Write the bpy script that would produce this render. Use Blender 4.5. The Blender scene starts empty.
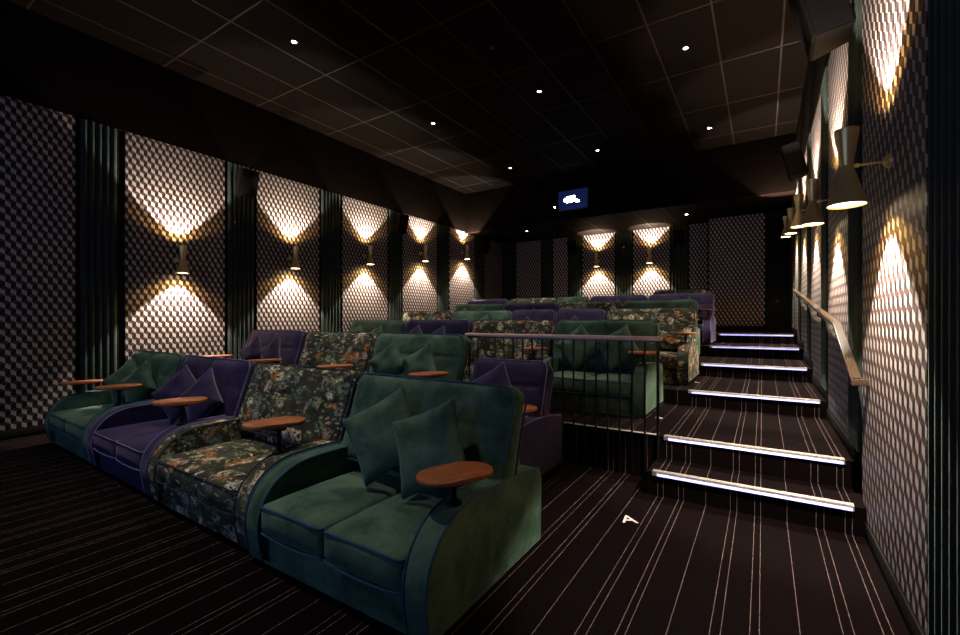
import bpy, bmesh, math, random
from mathutils import Vector, Matrix
random.seed(4)
PI = math.pi
S = bpy.context.scene
COL = S.collection

# ---------------------------------------------------------------- camera
cd = bpy.data.cameras.new('camera'); cam = bpy.data.objects.new('camera', cd); COL.objects.link(cam)
cam.location = (0, 0, 1.5)
cam.rotation_euler = (PI/2, 0, math.atan2(283, 443))
cd.sensor_width = 36; cd.lens = 443/960*36; cd.shift_y = 2.5/960; cd.clip_start = .05; cd.clip_end = 100
S.camera = cam
# ---------------------------------------------------------------- world, exposure
w = bpy.data.worlds.new('world'); S.world = w; w.use_nodes = True
w.node_tree.nodes['Background'].inputs[0].default_value = (.5, .5, .6, 1)
w.node_tree.nodes['Background'].inputs[1].default_value = .0
S.view_settings.view_transform = 'Standard'; S.view_settings.look = 'None'
S.view_settings.exposure = 0; S.view_settings.gamma = 1; S.view_settings.use_curve_mapping = False
SCREEN_L = 1.2; SCREEN_C = (.30, .46, .95)      # the cinema screen behind the camera
DOWN_W = 400                                    # ceiling downlights
CORE_W = 400; HALO_W = 26                        # wall sconces
WARM = (1, .84, .68); AMBER = (1, .58, .18)

# ---------------------------------------------------------------- node helpers
class NT:
    def __init__(s, name):
        s.m = bpy.data.materials.new(name); s.m.use_nodes = True; s.t = s.m.node_tree
        s.b = s.t.nodes['Principled BSDF']
    def n(s, typ, **kw):
        nd = s.t.nodes.new(typ)
        for k, v in kw.items(): setattr(nd, k, v)
        return nd
    def link(s, a, b): s.t.links.new(a, b)
    def setin(s, sock, v):
        if isinstance(v, bpy.types.NodeSocket): s.link(v, sock)
        else: sock.default_value = v
    def math(s, op, a, b=0., c=0., clamp=False):
        nd = s.n('ShaderNodeMath', operation=op); nd.use_clamp = clamp
        s.setin(nd.inputs[0], a); s.setin(nd.inputs[1], b); s.setin(nd.inputs[2], c)
        return nd.outputs[0]
    def mix(s, f, a, b, mode='MIX'):
        nd = s.n('ShaderNodeMix', data_type='RGBA', blend_type=mode)
        s.setin(nd.inputs[0], f)
        for i, v in ((6, a), (7, b)):
            if isinstance(v, tuple) and len(v) == 3: v = (*v, 1)
            s.setin(nd.inputs[i], v)
        return nd.outputs[2]
    def ramp(s, f, stops, interp='LINEAR'):
        nd = s.n('ShaderNodeValToRGB'); cr = nd.color_ramp; cr.interpolation = interp
        while len(cr.elements) < len(stops): cr.elements.new(.5)
        for e, (p, c) in zip(cr.elements, stops):
            e.position = p; e.color = (*c, 1) if len(c) == 3 else c
        s.link(f, nd.inputs[0]); return nd.outputs[0]
    def noise(s, vec, scale, detail=3, rough=.5, dist=0):
        nd = s.n('ShaderNodeTexNoise'); nd.inputs['Scale'].default_value = scale
        nd.inputs['Detail'].default_value = detail; nd.inputs['Roughness'].default_value = rough
        nd.inputs['Distortion'].default_value = dist
        if vec: s.link(vec, nd.inputs['Vector'])
        return nd
    def bump(s, h, strength=.3, dist=.01):
        nd = s.n('ShaderNodeBump'); nd.inputs['Strength'].default_value = strength; nd.inputs['Distance'].default_value = dist
        s.link(h, nd.inputs['Height']); s.link(nd.outputs[0], s.b.inputs['Normal'])

def simple(name, col, rough=.6, metal=0, spec=.5, emit=None, es=0):
    k = NT(name); k.b.inputs['Base Color'].default_value = (*col, 1)
    k.b.inputs['Roughness'].default_value = rough; k.b.inputs['Metallic'].default_value = metal
    k.b.inputs['Specular IOR Level'].default_value = spec
    if emit: k.b.inputs['Emission Color'].default_value = (*emit, 1); k.b.inputs['Emission Strength'].default_value = es
    return k.m

def paint(name, col, rough=.8, var=.35, scale=3, spec=.03):
    k = NT(name); tc = k.n('ShaderNodeTexCoord')
    nz = k.noise(tc.outputs['Object'], scale, 4)
    k.link(k.mix(nz.outputs[0], tuple(c*(1-var) for c in col), tuple(c*(1+var) for c in col)), k.b.inputs['Base Color'])
    k.b.inputs['Roughness'].default_value = rough; k.b.inputs['Specular IOR Level'].default_value = spec
    return k.m

def velvet(name, lo, hi, sheen, sw=.22):
    k = NT(name); tc = k.n('ShaderNodeTexCoord'); oi = k.n('ShaderNodeObjectInfo')
    add = k.n('ShaderNodeVectorMath', operation='ADD'); sc = k.n('ShaderNodeVectorMath', operation='SCALE')
    cb = k.n('ShaderNodeCombineXYZ'); k.link(oi.outputs['Random'], cb.inputs[0]); k.link(cb.outputs[0], sc.inputs[0]); sc.inputs['Scale'].default_value = 20
    k.link(tc.outputs['Object'], add.inputs[0]); k.link(sc.outputs[0], add.inputs[1])
    n1 = k.noise(add.outputs[0], 3.2, 5, .6, .6); n2 = k.noise(add.outputs[0], 14, 3, .6)
    f = k.math('ADD', k.math('MULTIPLY', n1.outputs[0], .75), k.math('MULTIPLY', n2.outputs[0], .25))
    k.link(k.ramp(f, [(.38, lo), (.62, hi)]), k.b.inputs['Base Color'])  # random nap tones; the wide range also paints in mottled velvet sheen
    k.b.inputs['Roughness'].default_value = .75; k.b.inputs['Specular IOR Level'].default_value = .2
    k.b.inputs['Sheen Weight'].default_value = sw; k.b.inputs['Sheen Roughness'].default_value = .4
    k.b.inputs['Sheen Tint'].default_value = (*sheen, 1)
    k.bump(n2.outputs[0], .25, .01)
    return k.m

def floral(name):
    k = NT(name); tc = k.n('ShaderNodeTexCoord'); oi = k.n('ShaderNodeObjectInfo')
    add = k.n('ShaderNodeVectorMath', operation='ADD'); sc = k.n('ShaderNodeVectorMath', operation='SCALE')
    cb = k.n('ShaderNodeCombineXYZ'); k.link(oi.outputs['Random'], cb.inputs[0]); k.link(cb.outputs[0], sc.inputs[0]); sc.inputs['Scale'].default_value = 17
    k.link(tc.outputs['Object'], add.inputs[0]); k.link(sc.outputs[0], add.inputs[1])
    vec = add.outputs[0]
    nz = k.noise(vec, 9, 3); vv = k.n('ShaderNodeVectorMath', operation='MULTIPLY_ADD')
    k.link(nz.outputs['Color'], vv.inputs[0]); vv.inputs[1].default_value = (.09, .09, .09); k.link(vec, vv.inputs[2])
    dv = vv.outputs[0]
    base = k.ramp(k.noise(vec, 5, 3).outputs[0], [(.35, (.012, .013, .008)), (.65, (.06, .06, .038))])
    col = base
    pals = [[(0, (.09, .12, .05)), (.25, (.04, .10, .075)), (.5, (.20, .22, .09)), (.75, (.12, .19, .15))],
            [(0, (.75, .62, .38)), (.2, (.20, .27, .22)), (.4, (.60, .20, .06)), (.55, (.80, .74, .55)), (.7, (.30, .34, .18)), (.85, (.45, .33, .25))],
            [(0, (.85, .78, .60)), (.25, (.5, .34, .12)), (.5, (.34, .38, .30)), (.75, (.66, .56, .42))]]
    # leaves: stretched cells; blooms: round cells with petals; buds: small cells
    for (scale, th0, th1, dens, pal, stretch) in ((15, .42, .30, .12, 0, True), (8.5, .50, .36, .35, 1, False), (24, .36, .24, .50, 2, True)):
        mp = k.n('ShaderNodeMapping'); k.link(dv, mp.inputs[0])
        if stretch: mp.inputs['Rotation'].default_value = (.5, .9, .6); mp.inputs['Scale'].default_value = (.45, 1.3, 1.3)
        vo = k.n('ShaderNodeTexVoronoi'); vo.inputs['Scale'].default_value = scale; k.link(mp.outputs[0], vo.inputs['Vector'])
        sp = k.n('ShaderNodeSeparateColor'); k.link(vo.outputs['Color'], sp.inputs[0])
        inside = k.ramp(vo.outputs['Distance'], [(th1, (1, 1, 1)), (th0+.08, (0, 0, 0))])
        on = k.math('GREATER_THAN', sp.outputs[0], dens)
        msk = k.math('MULTIPLY', inside, on)
        c = k.ramp(sp.outputs[1], pals[pal], 'CONSTANT')
        pet = k.noise(dv, scale*4, 2); c = k.mix(k.ramp(pet.outputs[0], [(.42, (0, 0, 0)), (.62, (1, 1, 1))]), c, (.02, .02, .015))
        col = k.mix(msk, col, c)
    k.link(col, k.b.inputs['Base Color'])
    k.b.inputs['Roughness'].default_value = .8; k.b.inputs['Sheen Weight'].default_value = .04
    k.b.inputs['Specular IOR Level'].default_value = .2
    k.bump(nz.outputs[0], .15, .01)
    return k.m

def wallpaper(name, axis, sign):
    """tumbling blocks in three tones, repeat W wide, seen from inside the room"""
    k = NT(name); tc = k.n('ShaderNodeTexCoord'); sp = k.n('ShaderNodeSeparateXYZ'); k.link(tc.outputs['Object'], sp.inputs[0])
    W = .098; h = .8660254
    x = k.math('MULTIPLY', sp.outputs[axis], sign/W); y = k.math('MULTIPLY', sp.outputs[2], 1/W)
    def cell(ox, oy):
        ax = k.math('SUBTRACT', x, ox); ay = k.math('SUBTRACT', y, oy)
        dx = k.math('SUBTRACT', ax, k.math('ROUND', ax))
        dy = k.math('SUBTRACT', ay, k.math('MULTIPLY', k.math('ROUND', k.math('DIVIDE', ay, 2*h)), 2*h))
        d = k.math('ADD', k.math('MULTIPLY', dx, dx), k.math('MULTIPLY', dy, dy))
        return dx, dy, d
    a = cell(0, 0); b = cell(.5, h)
    t = k.math('LESS_THAN', b[2], a[2])
    def sel(p, q): return k.math('ADD', k.math('MULTIPLY', q, t), k.math('MULTIPLY', p, k.math('SUBTRACT', 1, t)))
    dx = sel(a[0], b[0]); dy = sel(a[1], b[1])
    top = k.math('GREATER_THAN', dy, k.math('MULTIPLY', k.math('ABSOLUTE', dx), .57735))
    left = k.math('LESS_THAN', dx, 0)
    nz = k.noise(tc.outputs['Object'], 60, 2)
    light = k.mix(nz.outputs[0], (.37, .32, .30), (.47, .42, .40))
    c = k.mix(left, (.007, .004, .006), light)
    c = k.mix(top, c, (.058, .034, .032))
    k.link(c, k.b.inputs['Base Color']); k.b.inputs['Roughness'].default_value = .55
    k.b.inputs['Specular IOR Level'].default_value = .3
    return k.m

def carpet(name):
    k = NT(name); tc = k.n('ShaderNodeTexCoord'); sp = k.n('ShaderNodeSeparateXYZ'); k.link(tc.outputs['Object'], sp.inputs[0])
    P = .54
    xx = k.math('FLOORED_MODULO', k.math('ADD', sp.outputs[0], .297+20*P), P)
    tot = None
    for cpos in (.080, .125, .243, .282, .447):
        m = k.math('LESS_THAN', k.math('ABSOLUTE', k.math('SUBTRACT', xx, cpos)), .0018)
        tot = m if tot is None else k.math('ADD', tot, m)
    run = k.math('ADD', sp.outputs[1], sp.outputs[2])
    cmb = k.n('ShaderNodeCombineXYZ'); k.link(k.math('MULTIPLY', sp.outputs[0], 40), cmb.inputs[0]); k.link(k.math('MULTIPLY', run, 1.), cmb.inputs[1])
    dash = k.noise(cmb.outputs[0], 28, 1).outputs[0]
    f = k.math('MULTIPLY', tot, k.ramp(dash, [(.38, (.25, .25, .25)), (.55, (1, 1, 1))]), clamp=True)
    pile = k.noise(tc.outputs['Object'], 90, 2)
    base = k.mix(pile.outputs[0], (.0014, .0005, .0007), (.0042, .0018, .0021))
    k.link(k.mix(f, base, (.17, .125, .125)), k.b.inputs['Base Color'])
    k.b.inputs['Roughness'].default_value = .95; k.b.inputs['Specular IOR Level'].default_value = .05
    k.bump(pile.outputs[0], .5, .004)
    return k.m

def wood(name, c0, c1, rough=.35):
    k = NT(name); tc = k.n('ShaderNodeTexCoord'); mp = k.n('ShaderNodeMapping'); k.link(tc.outputs['Object'], mp.inputs[0])
    mp.inputs['Scale'].default_value = (14, 1.6, 14)
    n1 = k.noise(mp.outputs[0], 5, 5, .65, .8)
    k.link(k.ramp(n1.outputs[0], [(.3, c0), (.7, c1)]), k.b.inputs['Base Color'])
    k.b.inputs['Roughness'].default_value = rough; k.bump(n1.outputs[0], .08, .003)
    return k.m

def brushed(name, col, rough=.3):
    k = NT(name); tc = k.n('ShaderNodeTexCoord'); mp = k.n('ShaderNodeMapping'); k.link(tc.outputs['Object'], mp.inputs[0])
    mp.inputs['Scale'].default_value = (1, 1, 60)
    n1 = k.noise(mp.outputs[0], 8, 3)
    k.link(k.mix(n1.outputs[0], tuple(c*.75 for c in col), col), k.b.inputs['Base Color'])
    k.b.inputs['Metallic'].default_value = 1; k.b.inputs['Roughness'].default_value = rough
    return k.m

M = {}
M['green'] = velvet('green_velvet', (.020, .056, .038), (.088, .150, .100), (.6, .9, .75))
M['purple'] = velvet('purple_velvet', (.011, .007, .033), (.036, .025, .080), (.7, .6, 1))
M['floral'] = floral('floral_velvet')
M['green_piping'] = velvet('green_piping', (.015, .055, .10), (.02, .08, .14), (.4, .6, 1))
M['purple_piping'] = velvet('purple_piping', (.10, .09, .19), (.17, .15, .28), (.6, .6, 1))
M['floral_piping'] = velvet('floral_piping', (.02, .02, .03), (.04, .04, .05), (.5, .5, .6))
M['table_wood'] = wood('walnut_table', (.20, .055, .020), (.56, .19, .07))
M['rail_wood'] = wood('rail_wood', (.70, .44, .38), (.85, .58, .50), .45)
M['handrail'] = wood('handrail_wood', (.022, .014, .010), (.055, .037, .026), .3)
M['black'] = simple('black_metal', (.012, .011, .012), .35, .6)
M['steel'] = brushed('dark_steel', (.10, .095, .10), .32)
M['alu'] = brushed('ribbed_aluminium', (.85, .80, .74), .5)
M['brass'] = brushed('brass', (1.0, .68, .26), .30)
M['brass'].node_tree.nodes['Principled BSDF'].inputs['Metallic'].default_value = .6
M['shade_inner'] = simple('shade_inner', (.8, .72, .55), .5)
M['bulb'] = simple('lamp_diffuser', (1, .9, .7), .5, emit=(1, .80, .48), es=16)
M['led'] = simple('led_strip', (.8, .85, 1), .5, emit=(.34, .36, 1), es=1.9)
M['down'] = simple('downlight_glow', (1, 1, 1), .5, emit=(1, .86, .70), es=22)
M['carpet'] = carpet('striped_carpet')
M['wall_black'] = paint('black_wall_paint', (.012, .009, .009))
M['bulkhead'] = paint('brown_black_paint', (.0045, .0024, .0018), .75)
M['ceil'] = paint('ceiling_tile', (.0024, .0012, .0007), .85, .3, 8)
M['tbar'] = simple('ceiling_grid', (.010, .0062, .0045), .6, spec=.1)
M['trim_black'] = simple('black_trim', (.005, .004, .0045), .6, spec=.15)
M['pleat'] = velvet('pleated_green_fabric', (.012, .019, .016), (.022, .033, .028), (.5, .7, .6), .12)
M['wpL'] = wallpaper('block_wallpaper_left', 1, 1); M['wpR'] = wallpaper('block_wallpaper_right', 1, -1); M['wpB'] = wallpaper('block_wallpaper_back', 0, 1)
M['speaker'] = simple('speaker_black', (.004, .0035, .004), .6, spec=.1)
M['grille'] = paint('speaker_grille', (.005, .0045, .005), .7, .5, 120)
M['letter'] = simple('white_letter', (.80, .74, .72), .6)
M['screen'] = simple('lit_screen', (.8, .8, .8), .8, emit=SCREEN_C, es=SCREEN_L)
M['booth_glass'] = simple('booth_window', (.01, .012, .03), .15, emit=(.04, .08, .38), es=.12)  # dim blue emission stands in for the lit booth interior
M['glow'] = simple('window_glow', (1, 1, 1), .4, emit=(.62, .72, 1), es=14)  # emissive stand-in for projector light and reflections
M['red'] = simple('red_led', (.4, 0, 0), .4, emit=(1, .08, .04), es=.7)
M['door'] = paint('door_paint', (.016, .019, .018), .6)

# ---------------------------------------------------------------- mesh helpers
def link(name, me, mat, parent=None, smooth=None):
    if mat is not None:
        for m_ in (mat if isinstance(mat, (list, tuple)) else [mat]): me.materials.append(M[m_] if isinstance(m_, str) else m_)
    if smooth is not None:
        for p in me.polygons: p.use_smooth = True
        me.set_sharp_from_angle(angle=math.radians(smooth))
    o = bpy.data.objects.new(name, me); COL.objects.link(o); o.parent = parent
    return o
def fin(bm, name='m'):
    bmesh.ops.recalc_face_normals(bm, faces=bm.faces[:])
    me = bpy.data.meshes.new(name); bm.to_mesh(me); bm.free(); return me
def add_box(bm, x0, x1, y0, y1, z0, z1, bev=0, mtx=None, seg=2):
    b2 = bmesh.new()
    bmesh.ops.create_cube(b2, size=1)
    for v in b2.verts:
        v.co = Vector(((x0+x1)/2+v.co.x*(x1-x0), (y0+y1)/2+v.co.y*(y1-y0), (z0+z1)/2+v.co.z*(z1-z0)))
    if bev: bmesh.ops.bevel(b2, geom=b2.edges[:], offset=bev, segments=seg, affect='EDGES', profile=.5)
    if mtx is not None: bmesh.ops.transform(b2, matrix=mtx, verts=b2.verts)
    me = bpy.data.meshes.new('t'); b2.to_mesh(me); b2.free(); bm.from_mesh(me); bpy.data.meshes.remove(me)
def box(name, mat, parent, x0, x1, y0, y1, z0, z1, bev=0, mtx=None, seg=2):
    bm = bmesh.new(); add_box(bm, x0, x1, y0, y1, z0, z1, bev, mtx, seg)
    return link(name, fin(bm, name), mat, parent, 40 if bev else None)
def add_tube(bm, pts, r, n=8, closed=False):
    pts = [Vector(p) for p in pts]; N = len(pts); rings = []
    up = Vector((0, 0, 1))
    for i, p in enumerate(pts):
        if closed: t = pts[(i+1) % N]-pts[i-1]
        else: t = pts[min(i+1, N-1)]-pts[max(i-1, 0)]
        t.normalize()
        a = t.cross(up if abs(t.z) < .95 else Vector((1, 0, 0)))
        if rings and a.dot(pa) < 0: a = -a
        a.normalize(); b = t.cross(a); pa = a
        rr = r[i] if isinstance(r, (list, tuple)) else r
        rings.append([bm.verts.new(p+(a*math.cos(2*PI*k/n)+b*math.sin(2*PI*k/n))*rr) for k in range(n)])
    for i in range(N if closed else N-1):
        A, B = rings[i], rings[(i+1) % N]
        off = 0
        if closed and i == N-1:
            off = min(range(n), key=lambda q: (B[q].co-A[0].co).length)
        for k in range(n):
            try: bm.faces.new((A[k], A[(k+1) % n], B[(k+1+off) % n], B[(k+off) % n]))
            except ValueError: pass
    if not closed: bm.faces.new(rings[0][::-1]); bm.faces.new(rings[-1])
def add_lathe(bm, prof, n=32, mtx=None, cap=False):
    rings = []
    for (r, z) in prof:
        rings.append([bm.verts.new((mtx @ Vector((r*math.cos(2*PI*k/n), r*math.sin(2*PI*k/n), z))) if mtx is not None else Vector((r*math.cos(2*PI*k/n), r*math.sin(2*PI*k/n), z))) for k in range(n)])
    for A, B in zip(rings, rings[1:]):
        for k in range(n): bm.faces.new((A[k], A[(k+1) % n], B[(k+1) % n], B[k]))
    if cap: bm.faces.new(rings[0][::-1]); bm.faces.new(rings[-1])
def add_prism(bm, outline, axis, a, b):
    """outline = 2D points, extruded along axis between a and b"""
    def P(p, t):
        return Vector((t, p[0], p[1])) if axis == 0 else (Vector((p[0], t, p[1])) if axis == 1 else Vector((p[0], p[1], t)))
    A = [bm.verts.new(P(p, a)) for p in outline]; B = [bm.verts.new(P(p, b)) for p in outline]
    f = [bm.faces.new(A), bm.faces.new(B[::-1])]
    n = len(outline)
    for i in range(n): bm.faces.new((A[i], B[i], B[(i+1) % n], A[(i+1) % n]))
    return f
def catmull(P, k=6):
    out = []
    for i in range(len(P)-1):
        p0 = P[max(i-1, 0)]; p1 = P[i]; p2 = P[i+1]; p3 = P[min(i+2, len(P)-1)]
        for j in range(k):
            t = j/k
            out.append(tuple(.5*((2*b)+(-a+c)*t+(2*a-5*b+4*c-d)*t*t+(-a+3*b-3*c+d)*t**3) for a, b, c, d in zip(p0, p1, p2, p3)))
    out.append(tuple(P[-1])); return out
def pad(w_, h_, t_, n=(36, 28), sup=7, p=7, pinch=0, crease=None, back=1.0):
    """stuffed pad in the x-z plane, front towards -y. returns bmesh, boundary loop"""
    def radial(i, j):
        m = max(abs(i), abs(j))
        if m < 1e-6: return 0, 0, 0
        di, dj = i/m, j/m
        if pinch:
            e = 1-min(abs(di), abs(dj))**2; q = 1-pinch*e; bx, bz = di*q*w_/2, dj*q*h_/2
        else:
            a = w_/2; b = h_/2
            X, Z = di*a, dj*b
            mn = min(a, b)
            r = 1/((abs(X/a)**sup+abs(Z/b)**sup)**(1/sup))
            # keep corner radius circular: blend offset from the square edge
            bx, bz = X, Z
            rc = mn*.30
            qx, qz = a-rc, b-rc
            if abs(X) > qx and abs(Z) > qz:
                vx, vz = abs(X)-qx, abs(Z)-qz; L = math.hypot(vx, vz); 
                bx = math.copysign(qx+vx/L*rc, X); bz = math.copysign(qz+vz/L*rc, Z)
        return bx*m, bz*m, m
    bm = bmesh.new()
    nx, nz = n
    gx = [math.sin(PI/2*(2*i/nx-1)) for i in range(nx+1)]; gz = [math.sin(PI/2*(2*i/nz-1)) for i in range(nz+1)]
    loop = {}
    for side in (-1, 1):
        g = []
        for j in range(nz+1):
            row = []
            for i in range(nx+1):
                edge = i in (0, nx) or j in (0, nz)
                if edge and side == 1: row.append(loop[(i, j)]); continue
                x, z, m = radial(gx[i], gz[j])
                d = t_/2*(max(0, 1-m**p))**.5
                if side == 1: d *= back
                elif crease: d -= crease(x, z)*(1-m**p)
                v = bm.verts.new((x, side*d, z)); row.append(v)
                if edge: loop[(i, j)] = v
            g.append(row)
        for j in range(nz):
            for i in range(nx):
                try: bm.faces.new((g[j][i], g[j][i+1], g[j+1][i+1], g[j+1][i]))
                except ValueError: pass
    order = [(i, 0) for i in range(nx)]+[(nx, j) for j in range(nz)]+[(i, nz) for i in range(nx, 0, -1)]+[(0, j) for j in range(nz, 0, -1)]
    L = [loop[k].co.copy() for k in order]
    return bm, L

def empty(name, loc, rz=0):
    o = bpy.data.objects.new(name, None); COL.objects.link(o); o.location = loc; o.rotation_euler = (0, 0, rz); o.empty_display_size = .1
    return o
def tag(o, label=None, cat=None, group=None, kind=None):
    if label: o['label'] = label
    if cat: o['category'] = cat
    if group: o['group'] = group
    if kind: o['kind'] = kind
    return o
def kids(o): return KID.get(o, [])
def copy_tree(o, parent=None):
    c = o.copy(); COL.objects.link(c); c.parent = parent
    for ch in [q for q in ALL_CH(o)]: copy_tree(ch, c)
    return c
def ALL_CH(o): return list(o.children)
def struct(o): o['kind'] = 'structure'; return o

# ================================================================ SETTING
XL, XR, YB, YF, ZC, ZP, ZS = -8.0, .62, 14.1, -4.2, 5.5, 4.30, 4.27
YBH = 11.6                       # front of the low ceiling at the back
# floor and tiers (all carpeted, each its own block, stripes run through)
TIERS = [(4.42, .41), (6.18, .60), (7.90, .80), (9.55, 1.00), (11.20, 1.19)]
struct(box('floor', 'carpet', None, XL-.2, XR+.2, YF-.1, YB+.2, -.12, 0))
prev = 0
for i, (y, z) in enumerate(TIERS):
    y1 = TIERS[i+1][0] if i+1 < len(TIERS) else YB
    struct(box('floor', 'carpet', None, XL, XR, y, y1, 0.0, z))
struct(box('floor', 'carpet', None, XL, -2.72, 3.02, 4.42, 0, .25))          # low platform under the second row
struct(box('floor', 'carpet', None, -.84, XR, 4.0, 4.42, 0, .20))            # first stair of the aisle

# walls: black slab, wallpaper panels, pleated fabric pilasters
PANELS = [(-1.9, -.5), (.1, 2.14), (2.67, 4.15), (4.74, 6.12), (6.74, 8.16), (8.72, 10.17), (10.78, 12.15), (12.8, 14.02)]
def pleats(name, parent, u0, u1, z0, z1, place):
    """half-round vertical flutes; place(u, depth, z) -> world"""
    bm = bmesh.new(); n = max(4, round((u1-u0)/.085)); wd = (u1-u0)/n; k = 7
    cols = []
    for i in range(n):
        for j in range(k+(i == n-1)):
            t = j/k; u = u0+(i+t)*wd; d = .006+.032*abs(math.sin(PI*t))**.7
            cols.append((u, d))
    lo = [bm.verts.new(place(u, d, z0)) for u, d in cols]; hi = [bm.verts.new(place(u, d, z1)) for u, d in cols]
    for i in range(len(cols)-1): bm.faces.new((lo[i], lo[i+1], hi[i+1], hi[i]))
    b0 = [bm.verts.new(place(u, 0, z)) for u, z in ((u0, z0), (u1, z0), (u0, z1), (u1, z1))]
    bm.faces.new([b0[0]]+[b0[2]]+[hi[0], lo[0]]); bm.faces.new([b0[1], lo[-1], hi[-1], b0[3]])
    bm.faces.new([b0[2], b0[3]]+hi[::-1]); bm.faces.new([b0[0]]+lo+[b0[1]])
    return link(name, fin(bm), 'pleat', parent, 50)
def floor_at(y):
    z = 0
    for (a, b) in TIERS:
        if y >= a-.01: z = b
    return z
for side, X, sg, mat in (('left', XL, 1, 'wpL'), ('right', XR, -1, 'wpR')):
    wl = struct(box('wall_'+side, 'wall_black', None, min(X, X-sg*.25), max(X, X-sg*.25), YF-.25, YB+.2, -.12, ZC+.1))
    for (a, b) in PANELS:
        if side == 'left' and a == 2.67: a = 2.71
        za = floor_at(a)+.12
        box('wallpaper_panel', mat, wl, min(X, X+sg*.02), max(X, X+sg*.02), a, b, za, ZP)
    for (a, b) in zip(PANELS, PANELS[1:]):
        y0, y1 = a[1]+.06, b[0]-.06
        pleats('pleated_fabric_strip', wl, y0, y1, floor_at(y1)+.12, ZP, lambda u, d, z: Vector((X+sg*d, u, z)))
    for j, yy in enumerate([-4.2]+[t[0] for t in TIERS]):
        y1 = ([t[0] for t in TIERS]+[YB])[j]
        z0 = 0 if j == 0 else TIERS[j-1][1]
        bb = struct(box('baseboard_'+side, 'trim_black', None, min(X, X+sg*.03), max(X, X+sg*.03), yy, y1-.001, z0, z0+.11, .004))
# back wall
wb = struct(box('wall_back', 'wall_black', None, XL-.2, XR+.2, YB, YB+.2, -.1, ZC+.1))
ZB = 1.19+.16
for (a, b) in ((-7.45, -6.49), (-6.03, -5.51), (-5.0, -3.95), (-3.38, -2.33)):
    box('wallpaper_panel', 'wpB', wb, a, b, YB-.02, YB, ZB, ZS-.001)
for (a, b) in ((-7.95, -7.5), (-6.44, -6.08), (-5.46, -5.05), (-3.9, -3.43), (-2.28, -1.84)):
    pleats('pleated_fabric_strip', wb, a, b, ZB, ZS-.001, lambda u, d, z: Vector((u, YB-d, z)))
box('wallpaper_panel', 'wpB', wb, -1.80, -1.31, YB-.02, YB, ZB, ZS-.001)
# boxed out lobby beside the aisle
wv = struct(box('wall_lobby', 'wall_black', None, -1.29, XR, 13.62, YB, 1.19, ZS))
box('wallpaper_panel', 'wpB', wv, -1.25, .04, 13.60, 13.62, ZB, ZS-.001)
dr = struct(box('door_1', 'door', None, .08, .60, 13.585, 13.62, 1.19, 3.35, .004))
bm = bmesh.new(); add_lathe(bm, [(.001, 0), (.035, .002), (.035, .012), (.001, .016)], 16, Matrix.Translation((.30, 13.583, 1.98)) @ Matrix.Rotation(PI/2, 4, 'X'))
link('door_push_button', fin(bm), 'steel', dr, 40)
struct(box('baseboard_back', 'trim_black', None, XL+.03, -1.30, YB-.03, YB, 1.19, 1.30, .004))
struct(box('wall_front', 'wall_black', None, XL-.2, XR+.2, YF-.25, YF, -.12, ZC+.1))
# ceiling with tile grid; low bulkhead at the back
cl = struct(box('ceiling', 'ceil', None, XL-.2, XR+.2, YF-.2, YBH, ZC, ZC+.15))
bm = bmesh.new()
x = .23
while x > XL: add_box(bm, x-.012, x+.012, YF, YBH, ZC-.004, ZC+.01); x -= .78
y = 3.2-1.54*4
while y < YBH: add_box(bm, XL, XR, y-.012, y+.012, ZC-.0035, ZC+.01); y += 1.54
link('ceiling_grid', fin(bm), 'tbar', cl)
bh = struct(box('ceiling', 'bulkhead', None, XL, XR, YBH, YB+.1, ZS, ZC+.1))
bm = bmesh.new()
for i in range(12): add_box(bm, XL+.7*i+.3, XL+.7*i+.306, YBH-.002, YBH+.01, ZS, ZC)
for i in range(12): add_box(bm, XL+.7*i+.29, XL+.7*i+.31, YBH, YB, ZS-.003, ZS+.01)
link('ceiling_seam', fin(bm), 'tbar', bh)
for side, X, sg in (('left', XL, 1), ('right', XR, -1)):
    struct(box('trim_1' if side == 'left' else 'trim_2', 'bulkhead', None, min(X, X+sg*.03), max(X, X+sg*.03), YF, YBH, ZP, ZC))

# ================================================================ SCREEN (behind the camera)
sc_ = empty('cinema_screen', (-3.9, YF, 0)); tag(sc_, 'large glowing cinema screen on the front wall facing the seats', 'screen')
box('screen_surface', 'screen', sc_, -3.3, 3.3, .03, .05, 1.2, 4.2)
box('screen_border', 'trim_black', sc_, -3.45, 3.45, 0.001, .03, 1.05, 4.35)

# ================================================================ SOFAS
AT = .145       # arm thickness
DEP = 1.20
ARM = catmull([(.035, .035), (.012, .14), (.0, .26), (.02, .36), (.075, .455), (.16, .525), (.28, .568), (.45, .58), (.7, .575), (.95, .55), (1.17, .515)], 5)
ARM_OUT = ARM+[(1.195, .49), (1.20, .44), (1.20, .035)]
_mesh = {}
def shared(key, fn):
    if key not in _mesh: _mesh[key] = fn()
    return _mesh[key]
def mo(name, me, parent):
    o = bpy.data.objects.new(name, me); COL.objects.link(o); o.parent = parent; return o
def finish(bm, mats, smooth=45, name='m'):
    me = fin(bm, name)
    for m_ in mats: me.materials.append(M[m_])
    for p in me.polygons: p.use_smooth = True
    me.set_sharp_from_angle(angle=math.radians(smooth)); return me
def arm_mesh(fab):
    bm = bmesh.new(); add_prism(bm, ARM_OUT, 0, -AT/2, AT/2)
    ed = [e for e in bm.edges if abs(e.verts[0].co.x-e.verts[1].co.x) < 1e-6]
    bmesh.ops.bevel(bm, geom=ed, offset=.014, segments=3, affect='EDGES', profile=.5)
    return finish(bm, [fab], 35)
def arm_piping_mesh(fab):
    bm = bmesh.new()
    for s in (-1, 1): add_tube(bm, [(s*(AT/2-.005), y-.002 if y < .05 else y, z+.002) for (y, z) in ARM+[(1.195, .49)]], .0065, 6)
    return finish(bm, [fab+'_piping'], 60)
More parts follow.
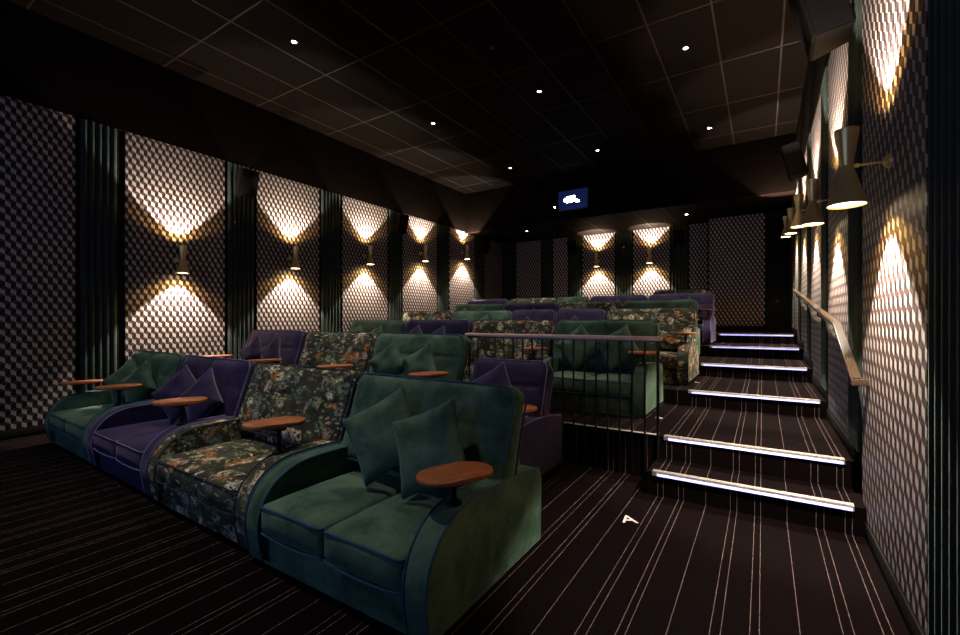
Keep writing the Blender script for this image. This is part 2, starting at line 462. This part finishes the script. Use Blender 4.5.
def seat_mesh(fab, w_):
    bm, L = pad(w_, .76, .10, (20, 20), p=5)
    # stand the pad flat, box its sides
    bm.free(); bm = bmesh.new()
    add_box(bm, -w_/2, w_/2, 0, .78, 0, .17, .035, seg=4)
    bmesh.ops.subdivide_edges(bm, edges=[e for e in bm.edges if e.calc_length() > .2], cuts=8, use_grid_fill=True)
    for v in bm.verts:
        u = v.co.x/(w_/2); t = (v.co.y-.39)/.39
        k = max(0, 1-u*u)*max(0, 1-t*t)
        if v.co.z > .10: v.co.z += .035*k**.6
        f_ = max(0, 1-u*u)*max(0, 1-((v.co.z-.09)/.1)**2)
        if v.co.y < .04: v.co.y -= .02*f_
    return finish(bm, [fab], 60)
def seat_piping_mesh(fab, w_):
    bm = bmesh.new(); a = w_/2-.006
    for z in (.006, .160):
        pts = []
        for i in range(15):
            t = -1+2*i/14; x_ = t*(a-.02)
            if abs(t) > .99: pts.append((x_, -.0, z))
            else: pts.append((x_, -.003-.004*(1-t*t), z+.008*(1-t*t)*(1 if z > .1 else -1)))
        side = [(a, .02, z), (a, .2, z), (a, .74, z)]
        add_tube(bm, [(-a, .74, z), (-a, .2, z), (-a, .02, z)]+pts+side, .006, 6)
    return finish(bm, [fab+'_piping'], 60)
BACK_T = math.atan2(.20, .58)
def back_mesh(fab, W):
    w_ = W-.005; h_ = .66
    def crease(x, z):
        c = .012*math.exp(-((z-.05)/.018)**2)
        c += .006*math.exp(-((z+.20)/.02)**2)
        if W > 1.1: c += .018*math.exp(-(x/.016)**2)
        return c+.006*math.sin(x*9+z*7)
    bm, L = pad(w_, h_, .24, (64, 44), p=9, crease=crease, back=.8)
    mt = Matrix.Translation((0, .86, .765)) @ Matrix.Rotation(-BACK_T, 4, 'X')
    bmesh.ops.transform(bm, matrix=mt, verts=bm.verts)
    me = finish(bm, [fab], 60)
    bm = bmesh.new()
    add_tube(bm, [mt @ Vector((p.x*.975, -.086, p.z*.955)) for p in L], .0065, 6, closed=True)
    add_tube(bm, [mt @ Vector((p.x*.98, .068, p.z*.965)) for p in L], .0065, 6, closed=True)
    return me, finish(bm, [fab+'_piping'], 60)
def stadium(L_, W_, n=12):
    r = W_/2; a = L_/2-r
    return [(r*math.cos(t), a+r*math.sin(t)) for t in [PI*i/n for i in range(n+1)]]+[(r*math.cos(t), -a+r*math.sin(t)) for t in [PI+PI*i/n for i in range(n+1)]]
def table_top_mesh():
    bm = bmesh.new(); f_ = add_prism(bm, stadium(.42, .255), 2, 0, .022)
    ed = [e for e in bm.edges if abs(e.verts[0].co.z-e.verts[1].co.z) < 1e-6]
    bmesh.ops.bevel(bm, geom=ed, offset=.006, segments=2, affect='EDGES', profile=.5)
    return finish(bm, ['table_wood'], 35)
def table_post_mesh():
    bm = bmesh.new()
    add_lathe(bm, [(.045, 0), (.045, .008), (.016, .014), (.016, .115), (.05, .118), (.05, .128)], 16, cap=True)
    return finish(bm, ['black'], 40)

def add_table(root, x, fab, rz=-.42, y=.30):
    p = mo('swivel_table', shared('post', table_post_mesh), root); p.location = (x, y, .572)
    t = mo('table_top', shared('top', table_top_mesh), p); t.location = (-.01, .03, .128); t.rotation_euler = (0, 0, rz)
    t['label'] = 'oval walnut top'
    return p
def make_sofa(kind, fab, W):
    root = empty(kind, (0, 0, 0))
    for s in (-1, 1):
        a = mo('arm', shared(('arm', fab), lambda: arm_mesh(fab)), root); a.location.x = s*(W/2-AT/2)
        pp = mo('piping', shared(('armp', fab), lambda: arm_piping_mesh(fab)), a)
    iw = W-2*AT; ns = 2 if W > 1.1 else 1; cw = iw/ns
    bm = bmesh.new(); add_box(bm, -iw/2, iw/2, .060, .9, .05, .195, .012); add_box(bm, -iw/2-.1, iw/2+.1, .07, 1.15, .0, .052)
    mo('seat_base', finish(bm, [fab], 40), root)
    bm = bmesh.new(); add_box(bm, -iw/2, iw/2, .80, 1.19, .052, .56, .03, seg=3)
    mo('back_panel', finish(bm, [fab], 40), root)
    for k in range(ns):
        c = mo('seat_cushion', shared(('seat', fab, round(cw, 3)), lambda: seat_mesh(fab, cw-.006)), root)
        c.location = (-iw/2+cw*(k+.5), .005, .222)
        mo('piping', shared(('seatp', fab, round(cw, 3)), lambda: seat_piping_mesh(fab, cw-.006)), c)
    b, pb = back_mesh(fab, W)
    bo = mo('backrest', b, root); mo('piping', pb, bo)
    add_table(root, W/2-AT/2+.0, fab)
    return root
PROTO = {}
FN = {'green': 'dark green velvet', 'purple': 'deep purple velvet', 'floral': 'dark floral print'}
WID = {'loveseat': 1.385, 'armchair': .90}
def sofa(kind, fab, xr, yf, z, label, group, left_table=False, rz=0, wid=None):
    W = wid or WID[kind]; key = (kind, fab, W)
    if key not in PROTO: PROTO[key] = o = make_sofa(kind, fab, W)
    else: o = copy_tree(PROTO[key])
    o.location = (xr-W/2, yf, z); o.rotation_euler = (0, 0, rz)
    tag(o, label, 'sofa' if kind == 'loveseat' else 'armchair', group)
    if left_table: LT.append((o, W, fab))
    return o
LT = []
G = 'velvet seats of the %s row'
# row 1 (front, gently curved)
for (fab, xr, dy, W1, lab, rz) in (
    ('green', -1.25, 0, 1.44, 'green velvet loveseat nearest the camera with two propped cushions', 0),
    ('floral', -2.74, .05, 1.50, 'dark floral loveseat in the front row between green and purple seats', -.02),
    ('purple', -4.26, .10, 1.52, 'purple velvet loveseat in the front row beside the floral one', -.03),
    ('green', -5.80, .15, 1.56, 'green velvet loveseat at the far left end of the front row', -.03)):
    s_ = sofa('loveseat', fab, xr, 1.52+dy, 0, lab, G % 'front', xr == -5.80, rz, W1)
for o in [q for q in COL.objects if q.name.startswith('loveseat') and q.get('group') == G % 'front' and q.location.x < -2.5]:
    for c in o.children:
        if c.name.startswith('swivel_table'): c.location.x -= .05; c.scale.z = 1.35; c.children[0].location.x -= .09
# row 2
sofa('armchair', 'purple', -1.76, 3.14, 0, 'purple armchair on the floor behind the nearest green loveseat, in front of the railing', G % 'second')
for (fab, xr, lab) in (('green', -2.73, 'green loveseat in the second row beside the purple armchair'),
                       ('floral', -4.13, 'floral loveseat in the second row directly behind the front floral one'),
                       ('purple', -5.53, 'purple loveseat at the left end of the second row by the wall')):
    sofa('loveseat', fab, xr, 3.12, .25, lab, G % 'second', xr == -5.53)
# row 3
for (fab, xr, lab) in (('green', -1.04, 'green loveseat directly behind the balustrade railing'),
                       ('floral', -2.44, 'floral loveseat in the third row left of the one behind the railing'),
                       ('purple', -3.84, 'purple loveseat with two cushions in the third row'),
                       ('green', -5.24, 'green loveseat at the left end of the third row')):
    sofa('loveseat', fab, xr-.05, 5.06, .41, lab, G % 'third', xr == -5.24).scale.y = .88
# row 4
for (kd, fab, xr, lab) in (('loveseat', 'floral', -.86, 'floral loveseat beside the aisle at the fourth stair light'),
                           ('armchair', 'purple', -2.26, 'right one of the two purple armchairs in the fourth row'),
                           ('armchair', 'purple', -3.17, 'left one of the two purple armchairs in the fourth row'),
                           ('loveseat', 'green', -4.08, 'green loveseat in the middle of the fourth row'),
                           ('loveseat', 'floral', -5.48, 'floral loveseat at the left end of the fourth row')):
    sofa(kd, fab, xr, 6.62, .60, lab, G % 'fourth')
# row 5
for (fab, xr, lab) in (('green', -1.02, 'green loveseat in the fifth row behind the aisle-side floral loveseat'),
                       ('floral', -2.42, 'floral loveseat in the middle of the fifth row'),
                       ('purple', -3.82, 'purple loveseat in the fifth row behind the middle seats'),
                       ('green', -5.22, 'green loveseat at the left end of the fifth row')):
    sofa('loveseat', fab, xr, 8.27, .80, lab, G % 'fifth')
# row 6
for (kd, fab, xr, lab) in (('loveseat', 'purple', -.88, 'purple loveseat next to the aisle below the back wall paper'),
                           ('loveseat', 'purple', -2.27, 'purple loveseat below the right-hand lit back wall sconce'),
                           ('armchair', 'green', -3.66, 'small green armchair below the left-hand lit back wall sconce'),
                           ('loveseat', 'floral', -4.57, 'floral loveseat in the sixth row left of the green armchair'),
                           ('loveseat', 'purple', -5.97, 'purple loveseat at the left end of the sixth row')):
    sofa(kd, fab, xr, 9.93, 1.00, lab, G % 'sixth')
# row 7
sofa('loveseat', 'floral', -1.1, 11.6, 1.19, 'floral loveseat in the last row, topmost of all the seats', None)
for (o, W, fab) in LT: add_table(o, -(W/2-AT/2), fab, -.3)

# ---- scatter cushions
def cushion_mesh(fab, side):
    bm, L = pad(side, side, .16, (24, 24), p=2.2, pinch=.07, crease=lambda x, z: .006*math.sin(x*23+z*13)+.004*math.sin(z*31))
    me = finish(bm, [fab], 60)
    bm = bmesh.new(); add_tube(bm, L, .006, 6, closed=True)
    return me, finish(bm, [fab+'_piping'], 60)
CM = {}
def cushion(fab, x, y, z, label, side=.42, tilt=.32, yaw=0, roll=PI/4, group=None):
    if (fab, side) not in CM: CM[(fab, side)] = cushion_mesh(fab, side)
    me, pm = CM[(fab, side)]
    o = mo('scatter_cushion', me, None); mo('piping', pm, o)
    o.rotation_mode = 'QUATERNION'
    o.rotation_quaternion = (Matrix.Rotation(yaw, 3, 'Z') @ Matrix.Rotation(-tilt, 3, 'X') @ Matrix.Rotation(roll, 3, 'Y')).to_quaternion()
    o.location = (x, y, z); tag(o, label, 'cushion', group); return o
SC = 'scatter cushions propped on the seats'
cushion('green', -1.67, 2.05, .74, 'right, nearer one of two green cushions on the nearest green loveseat', .46, .32, .05, -.42, SC)
cushion('green', -2.08, 2.10, .75, 'left one of two green cushions on the nearest green loveseat', .46, .36, .35, -.55, SC)
cushion('purple', -4.70, 2.22, .72, 'larger purple cushion standing on its corner on the front row purple loveseat', .44, .30, .15, -.75, SC)
cushion('purple', -5.16, 2.22, .72, 'purple cushion half hidden against the left arm side of the front purple loveseat', .44, .34, .5, -.8, SC)
cushion('green', -6.28, 2.26, .72, 'right green cushion on the far left front row loveseat', .44, .30, .2, -.7, SC)
cushion('green', -6.74, 2.28, .72, 'left green cushion on the far left front row loveseat', .44, .34, .4, -.75, SC)
cushion('purple', -2.20, 3.64, .76, 'lavender purple cushion on the armchair behind the nearest green loveseat', .50, .30, .0, -.55, SC)
def pair(fab, xc, yf, z, la, lb, d=.24, s=.40):
    cushion(fab, xc+d, yf+.56, z+.74, la, s, .30, .0, -.5, SC); cushion(fab, xc-d, yf+.57, z+.74, lb, s, .33, .15, -.7, SC)
pair('green', -3.36, 3.12, .25, 'right green cushion on the second row green loveseat', 'left green cushion on the second row green loveseat')
pair('purple', -6.1, 3.12, .25, 'right purple cushion on the second row purple loveseat by the wall', 'left purple cushion on the second row purple loveseat by the wall')
pair('green', -1.78, 5.02, .41, 'right green cushion seen through the railing balusters', 'left green cushion seen through the railing balusters', .26, .44)
pair('purple', -4.62, 5.02, .41, 'right purple cushion on the third row purple loveseat', 'left purple cushion on the third row purple loveseat')
pair('green', -6.0, 5.02, .41, 'right green cushion on the left end loveseat of the third row', 'left green cushion on the left end loveseat of the third row')
cushion('purple', -2.71, 7.18, 1.30, 'purple cushion on the right one of the fourth row armchairs', .40, .3, 0, PI/4, SC)
cushion('purple', -3.62, 7.18, 1.30, 'purple cushion on the left one of the fourth row armchairs', .40, .3, 0, PI/4, SC)
pair('green', -4.78, 6.62, .60, 'right green cushion on the fourth row green loveseat', 'left green cushion on the fourth row green loveseat')
pair('green', -5.9, 8.27, .80, 'right green cushion on the left end loveseat of the fifth row', 'left green cushion on the left end loveseat of the fifth row')
cushion('purple', -4.3, 8.85, 1.50, 'purple cushion on the fifth row purple loveseat', .40, .3, 0, PI/4, SC)
cushion('purple', -1.35, 10.5, 1.72, 'purple cushion on the aisle end loveseat of the sixth row', .42, .3, 0, PI/4, SC)
cushion('purple', -2.9, 10.5, 1.72, 'purple cushion on the sixth row loveseat under the right back sconce', .42, .3, 0, PI/4, SC)

# ================================================================ RAILING
rl = empty('balustrade_railing', (-1.9, 4.40, 0)); tag(rl, 'dark metal balustrade with pinkish wooden top rail across the platform edge', 'railing')
box('top_rail', 'rail_wood', rl, -1.09, 1.10, -.06, .035, 1.305, 1.345, .008)
box('bottom_bar', 'steel', rl, -1.07, 1.08, -.006, .006, 1.29, 1.306)
for i in range(19):
    xx = -1.06+i*2.13/18
    r = .014 if i in (0, 18) else .010
    bm = bmesh.new(); add_tube(bm, [(xx, -.0, 0.005), (xx, -.0, 1.30)], r, 8)
    link('baluster', fin(bm), 'steel', rl, 40)

# ================================================================ STAIR LIGHT STRIPS
LAB = ['lit aluminium stair nosing on the lowest step, at floor level', 'lit aluminium stair nosing on the second step, level with the railing platform',
       'lit stair nosing on the third step, beside the end of the green loveseat', 'lit stair nosing on the fourth step, beside the floral loveseat',
       'lit stair nosing on the fifth step, second from the top', 'lit stair nosing on the topmost step before the back wall']
for i, (y, z, x0) in enumerate([(4.0, .20, -.80), (4.42, .41, -.78), (6.18, .60, -.80), (7.90, .80, -.84), (9.55, 1.0, -.86), (11.2, 1.19, -.84)]):
    x1 = .535
    e = empty('stair_light', (0, y, z)); tag(e, LAB[i], 'stair light', 'lit nosings of the aisle stairs')
    bm = bmesh.new(); add_box(bm, x0, x1, -.012, .050, .0005, .006)
    for j in range(6): add_box(bm, x0, x1, -.008+j*.0095, -.003+j*.0095, .006, .009)
    add_box(bm, x0, x1, -.014, -.001, -.028, .006)
    link('nosing', fin(bm), 'alu', e)
    box('led_strip', 'led', e, x0+.04, x1-.01, -.0215, -.0145, -.026, -.010)
e = box('platform_nosing', 'alu', None, -2.70, -.84, 4.416, 4.455, .4105, .418, .002)
tag(e, 'dull metal nosing strip along the platform edge under the railing', 'edge trim')

# ================================================================ HANDRAIL on the right wall
hr = empty('handrail', (.55, 3.2, 0)); tag(hr, 'polished wooden handrail climbing the right wall beside the stairs', 'handrail')
path = [(3.90, 1.08), (4.85, 1.46), (11.1, 2.11)]
bm = bmesh.new()
def rail_sec(y, z, ny, nz):
    return [bm.verts.new((.0+dx, y-3.2+ny*dh, z+nz*dh)) for dx, dh in ((-.045, -.02), (.012, -.02), (.012, .025), (-.045, .025))]
secs = []
for i, (y, z) in enumerate(path):
    ts = []
    for a, b in ((i-1, i), (i, i+1)):
        if 0 <= a and b < len(path):
            v = Vector((path[b][0]-path[a][0], path[b][1]-path[a][1])).normalized(); ts.append(v)
    t = sum(ts, Vector((0, 0))).normalized(); k = 1/max(.5, t.dot(ts[0]))
    secs.append(rail_sec(y, z, -t.y*k, t.x*k))
for A, B in zip(secs, secs[1:]):
    for q in range(4): bm.faces.new((A[q], A[(q+1) % 4], B[(q+1) % 4], B[q]))
bm.faces.new(secs[0][::-1]); bm.faces.new(secs[-1])
bmesh.ops.recalc_face_normals(bm, faces=bm.faces[:])
bmesh.ops.bevel(bm, geom=bm.edges[:], offset=.008, segments=2, affect='EDGES')
add_box(bm, -.045, .068, .69, .76, 1.055, 1.10, .006)
link('rail', fin(bm), 'handrail', hr, 40)
M['handrail'].node_tree.nodes['Principled BSDF'].inputs['Specular IOR Level'].default_value = .2
for y in (4.6, 6.5, 8.4, 10.4):
    for (a, b) in zip(path, path[1:]):
        if a[0] <= y <= b[0]: z = a[1]+(b[1]-a[1])*(y-a[0])/(b[0]-a[0])
    bm = bmesh.new(); add_tube(bm, [(.066, y-3.2, z-.10), (.03, y-3.2, z-.10), (-.01, y-3.2, z-.08), (-.015, y-3.2, z-.02)], .008, 8)
    add_lathe(bm, [(.028, 0), (.028, .008)], 14, Matrix.Translation((.058, y-3.2, z-.10)) @ Matrix.Rotation(PI/2, 4, 'Y'), True)
    link('bracket', fin(bm), 'black', hr, 40)

# ================================================================ SCONCES
def sconce_mesh():
    bm = bmesh.new()   # origin at the waist; shell of two cones
    prof = [(.093, -.225), (.091, -.225), (.026, .0), (.030, .02), (.057, .215), (.060, .215), (.060, .213), (.033, .02), (.030, .004), (.032, -.004), (.095, -.222), (.093, -.225)]
    add_lathe(bm, prof, 36)
    return finish(bm, ['brass'], 40)
def lens_mesh(r, z):
    bm = bmesh.new(); add_lathe(bm, [(.0005, z), (r*.5, z), (r, z), (r, z+.003), (.0005, z+.003)], 28); return finish(bm, ['bulb'], 40)
def arm_sc_mesh(d):
    bm = bmesh.new(); add_tube(bm, [(0.03, 0, 0), (d-.02, 0, 0)], .006, 8)
    add_lathe(bm, [(.008, .0), (.012, -.0), (.012, .02), (.008, .02)], 12, Matrix.Translation((.035, 0, 0)) @ Matrix.Rotation(PI/2, 4, 'Y'))
    return finish(bm, ['brass'], 40)
def plate_mesh(d):
    bm = bmesh.new(); add_lathe(bm, [(.0, -.03), (.018, -.028), (.034, -.018), (.042, -.004), (.043, 0)], 20, Matrix.Translation((d, 0, 0)) @ Matrix.Rotation(PI/2, 4, 'Y')); return finish(bm, ['brass'], 40)
SM = sconce_mesh(); LM1 = lens_mesh(.086, -.215); LM2 = lens_mesh(.053, .205); D0 = .19; AM = arm_sc_mesh(D0); PM = plate_mesh(D0)
def spot(name, parent, loc, up, ang, power, col, blend):
    l = bpy.data.lights.new(name, 'SPOT'); l.spot_size = math.radians(ang); l.spot_blend = blend; l.energy = power; l.color = col; l.shadow_soft_size = .015
    o = bpy.data.objects.new(name, l); COL.objects.link(o); o.parent = parent; o.location = loc
    o.rotation_euler = (PI if up else 0, 0, 0); return o
def sconce(x, y, z, rz, label, core=CORE_W, group='brass double-cone wall sconces', sc=1.0):
    o = empty('wall_sconce', (x, y, z), rz); tag(o, label, 'wall lamp', group)
    mo('shade', SM, o); mo('diffuser', LM1, o); mo('upper_diffuser', LM2, o); mo('arm', AM, o); mo('wall_plate', PM, o)
    for up in (False, True):
        zz = .222 if up else -.235
        spot('lamp', o, (0, 0, zz), up, 92, core, WARM, .22)
        spot('lamp_halo', o, (0, 0, zz), up, 138, HALO_W, AMBER, .35)
    return o
ORD = ['first', 'second', 'third', 'fourth', 'fifth']
for i, (y, z) in enumerate([(3.40, 2.47), (5.42, 2.74), (7.40, 3.03), (9.42, 3.33), (11.45, 3.62)]):
    sconce(XL+.02+D0, y, z, PI, 'brass double-cone sconce on the left wall, %s counted from the left of the photo' % ORD[i])
for i, (y, z) in enumerate([(3.32, 2.39), (5.42, 2.66), (7.42, 2.99), (9.42, 3.23), (11.45, 3.49)]):
    sconce(XR-.02-D0, y, z, 0, 'brass double-cone sconce on the right wall, ' + ['largest and nearest the camera', 'second nearest the camera', 'third nearest the camera', 'fourth nearest the camera', 'smallest and farthest from the camera'][i])
sconce(-4.47, YB-.02-D0, 3.42, PI/2, 'left one of the two brass sconces on the back wall')
sconce(-2.86, YB-.02-D0, 3.42, PI/2, 'right one of the two brass sconces on the back wall')

# ================================================================ DOWNLIGHTS
def down(x, y, z, label, power=DOWN_W):
    o = empty('ceiling_downlight', (x, y, z)); tag(o, label, 'ceiling light', 'recessed ceiling downlights')
    bm = bmesh.new(); add_lathe(bm, [(.034, -.003), (.055, -.004), (.060, .0), (.034, .0), (.034, -.003)], 24); link('trim_ring', fin(bm), 'black', o, 40)
    bm = bmesh.new(); add_lathe(bm, [(.0005, -.002), (.033, -.002), (.033, .0), (.0005, .0)], 20); link('glowing_lens', fin(bm), 'down', o, 40)
    l = spot('lamp', o, (0, 0, -.02), False, 70, power, (1, .86, .70), 1.0); l.data.shadow_soft_size = .06
for (x, y, lab) in ((-5.68, 3.93, 'largest ceiling downlight, at the upper left above the second left sconce'),
                    (-5.65, 7.08, 'ceiling downlight above the third left wall sconce'),
                    (-3.30, 7.09, 'ceiling downlight above the projection window'),
                    (-.96, 7.12, 'ceiling downlight at the upper right of the room'),
                    (-5.60, 10.25, 'leftmost ceiling downlight just before the low back ceiling'),
                    (-3.29, 10.30, 'middle ceiling downlight just before the low back ceiling'),
                    (-.94, 10.35, 'right ceiling downlight just before the low back ceiling')):
    down(x, y, ZC-.001, lab)
down(-6.19, 12.4, ZS-.001, 'left downlight in the low ceiling over the back rows', 25)
down(-1.69, 12.7, ZS-.001, 'right downlight in the low ceiling over the back rows', 25)
for (x, y) in ((-3.3, 3.95), (-5.68, .85), (-3.3, .85)):
    down(x, y, ZC-.001, {(-3.3, 3.95): 'ceiling downlight above the second row, out of the top of the frame', (-5.68, .85): 'ceiling downlight above the front carpet, left', (-3.3, .85): 'ceiling downlight above the front carpet, middle'}[(x, y)], DOWN_W*(.45 if x < -5 else 1))
sd = empty('smoke_detector', (-3.33, 5.54, ZC)); tag(sd, 'small dark smoke detector on the ceiling', 'smoke detector')
bm = bmesh.new(); add_lathe(bm, [(.05, 0), (.05, -.012), (.046, -.02), (.001, -.022)], 24); link('base', fin(bm), 'speaker', sd, 40)
bm = bmesh.new(); add_lathe(bm, [(.03, -.02), (.028, -.04), (.018, -.046), (.001, -.047)], 20); link('sensor_head', fin(bm), 'steel', sd, 40)

# ================================================================ SPEAKERS
def speaker(x, y, z, rz, label, s=1.0, tilt=.25):
    o = empty('wall_speaker', (x, y, z), rz); tag(o, label, 'loudspeaker', 'black wall speakers')
    mt = Matrix.Translation((-.16*s, 0, 0)) @ Matrix.Rotation(-tilt, 4, 'Y')
    bm = bmesh.new()
    add_prism(bm, [(-.20*s, -.12*s), (.20*s, -.12*s), (.15*s, .13*s), (-.15*s, .13*s)], 2, -.28*s, .28*s)
    bmesh.ops.bevel(bm, geom=bm.edges[:], offset=.012, segments=2, affect='EDGES')
    bmesh.ops.transform(bm, matrix=mt @ Matrix.Rotation(-PI/2, 4, 'Z'), verts=bm.verts)
    link('cabinet', fin(bm), 'speaker', o, 40)
    bm = bmesh.new(); add_box(bm, -.18*s, .18*s, -.13*s, -.118*s, -.26*s, .26*s, .004)
    bmesh.ops.transform(bm, matrix=mt @ Matrix.Rotation(-PI/2, 4, 'Z'), verts=bm.verts)
    link('grille', fin(bm), 'grille', o, 40)
    bm = bmesh.new(); add_box(bm, -.10*s, -.005, -.03, .03, -.03, .03); link('bracket', fin(bm), 'black', o)
for (y, z, l) in ((4.43, 3.95, 'nearest of the three black speakers on the left wall'), (8.44, 3.97, 'middle of the three black speakers on the left wall'), (12.47, 3.96, 'farthest of the three black speakers on the left wall, in the corner')):
    speaker(XL+.07, y, z, PI, l, .85)
speaker(XR-.07, 4.43, 3.98, 0, 'large black speaker high on the right wall, cut by the frame top', 1.05)
speaker(XR-.07, 8.44, 3.97, 0, 'smaller black speaker farther along the right wall above the sconces', .9)
speaker(-5.26, YB-.07, 3.9, PI/2, 'left black speaker on the back wall', .8)
speaker(-2.05, YB-.07, 3.9, PI/2, 'right black speaker on the back wall', .8)

# ================================================================ PROJECTION WINDOW, RED LED
pw = empty('projection_window', (-4.38, YBH, 4.79)); tag(pw, 'small projection booth window glowing blue-white on the dark bulkhead', 'window')
bm = bmesh.new()
for a in ((-.46, .46, .27, .31), (-.46, .46, -.31, -.27), (-.46, -.42, -.27, .27), (.42, .46, -.27, .27)): add_box(bm, a[0], a[1], -.05, -.001, a[2], a[3])
link('frame', fin(bm), 'trim_black', pw)
box('pane', 'booth_glass', pw, -.42, .42, -.012, -.002, -.27, .27)
bm = bmesh.new()
for (x, z, r) in ((-.22, .02, .055), (-.15, .07, .05), (-.16, -.02, .05), (-.07, .06, .06), (-.06, -.02, .055), (.02, .08, .045), (.03, .0, .05), (.10, -.03, .045), (.15, -.05, .035)):
    add_lathe(bm, [(.0005, 0), (r*.8, .002), (r, .006)], 14, Matrix.Translation((x, -.016-random.random()*.004, z)) @ Matrix.Rotation(-PI/2, 4, 'X'))
link('glow_discs', fin(bm), 'glow', pw, 60)  # overlapping emissive discs imitate the irregular bright reflection in the window
box('equipment_shelf', 'booth_glass', pw, -.25, .3, -.03, -.012, -.20, -.08, .004)
bm = bmesh.new(); add_lathe(bm, [(.0005, 0), (.022, .001), (.024, .01)], 14, Matrix.Translation((-4.92, YBH-.012, 4.66)) @ Matrix.Rotation(-PI/2, 4, 'X'))
o = link('indicator_light', fin(bm), 'down', None, 40); tag(o, 'tiny white indicator light left of the projection window', 'light')
bm = bmesh.new(); add_lathe(bm, [(.0005, 0), (.016, .001), (.018, .012)], 14, Matrix.Translation((-3.66, YB-.066, 3.77)) @ Matrix.Rotation(-PI/2, 4, 'X'))
o = link('indicator_light', fin(bm), 'red', None, 40); tag(o, 'tiny red indicator light between the two back wall sconces', 'light')

# ================================================================ ROW LETTERS on the carpet
def letter(ch, x, y, z, label, s=.13, rz=0):
    cu = bpy.data.curves.new('row_letter', 'FONT'); cu.body = ch; cu.size = s; cu.extrude = .0015; cu.align_x = 'CENTER'; cu.align_y = 'CENTER'; cu.offset = .001
    t = bpy.data.objects.new('tmp', cu); COL.objects.link(t)
    bpy.context.view_layer.update()
    me = bpy.data.meshes.new_from_object(t.evaluated_get(bpy.context.evaluated_depsgraph_get()))
    bpy.data.objects.remove(t)
    o = link('row_letter', me, 'letter'); o.location = (x, y, z+.0035); o.rotation_euler = (0, 0, rz); tag(o, label, 'sign', 'row letters on the carpet')
letter('A', -.85, 3.40, 0, 'white row letter on the carpet before the stairs', .17, .5)
letter('B', -.97, 5.22, .41, 'white row letter on the platform by the railing end', .10, .9)
letter('C', -.80, 7.05, .60, 'white row letter beside the floral loveseat near the third stair light', .09, .9)
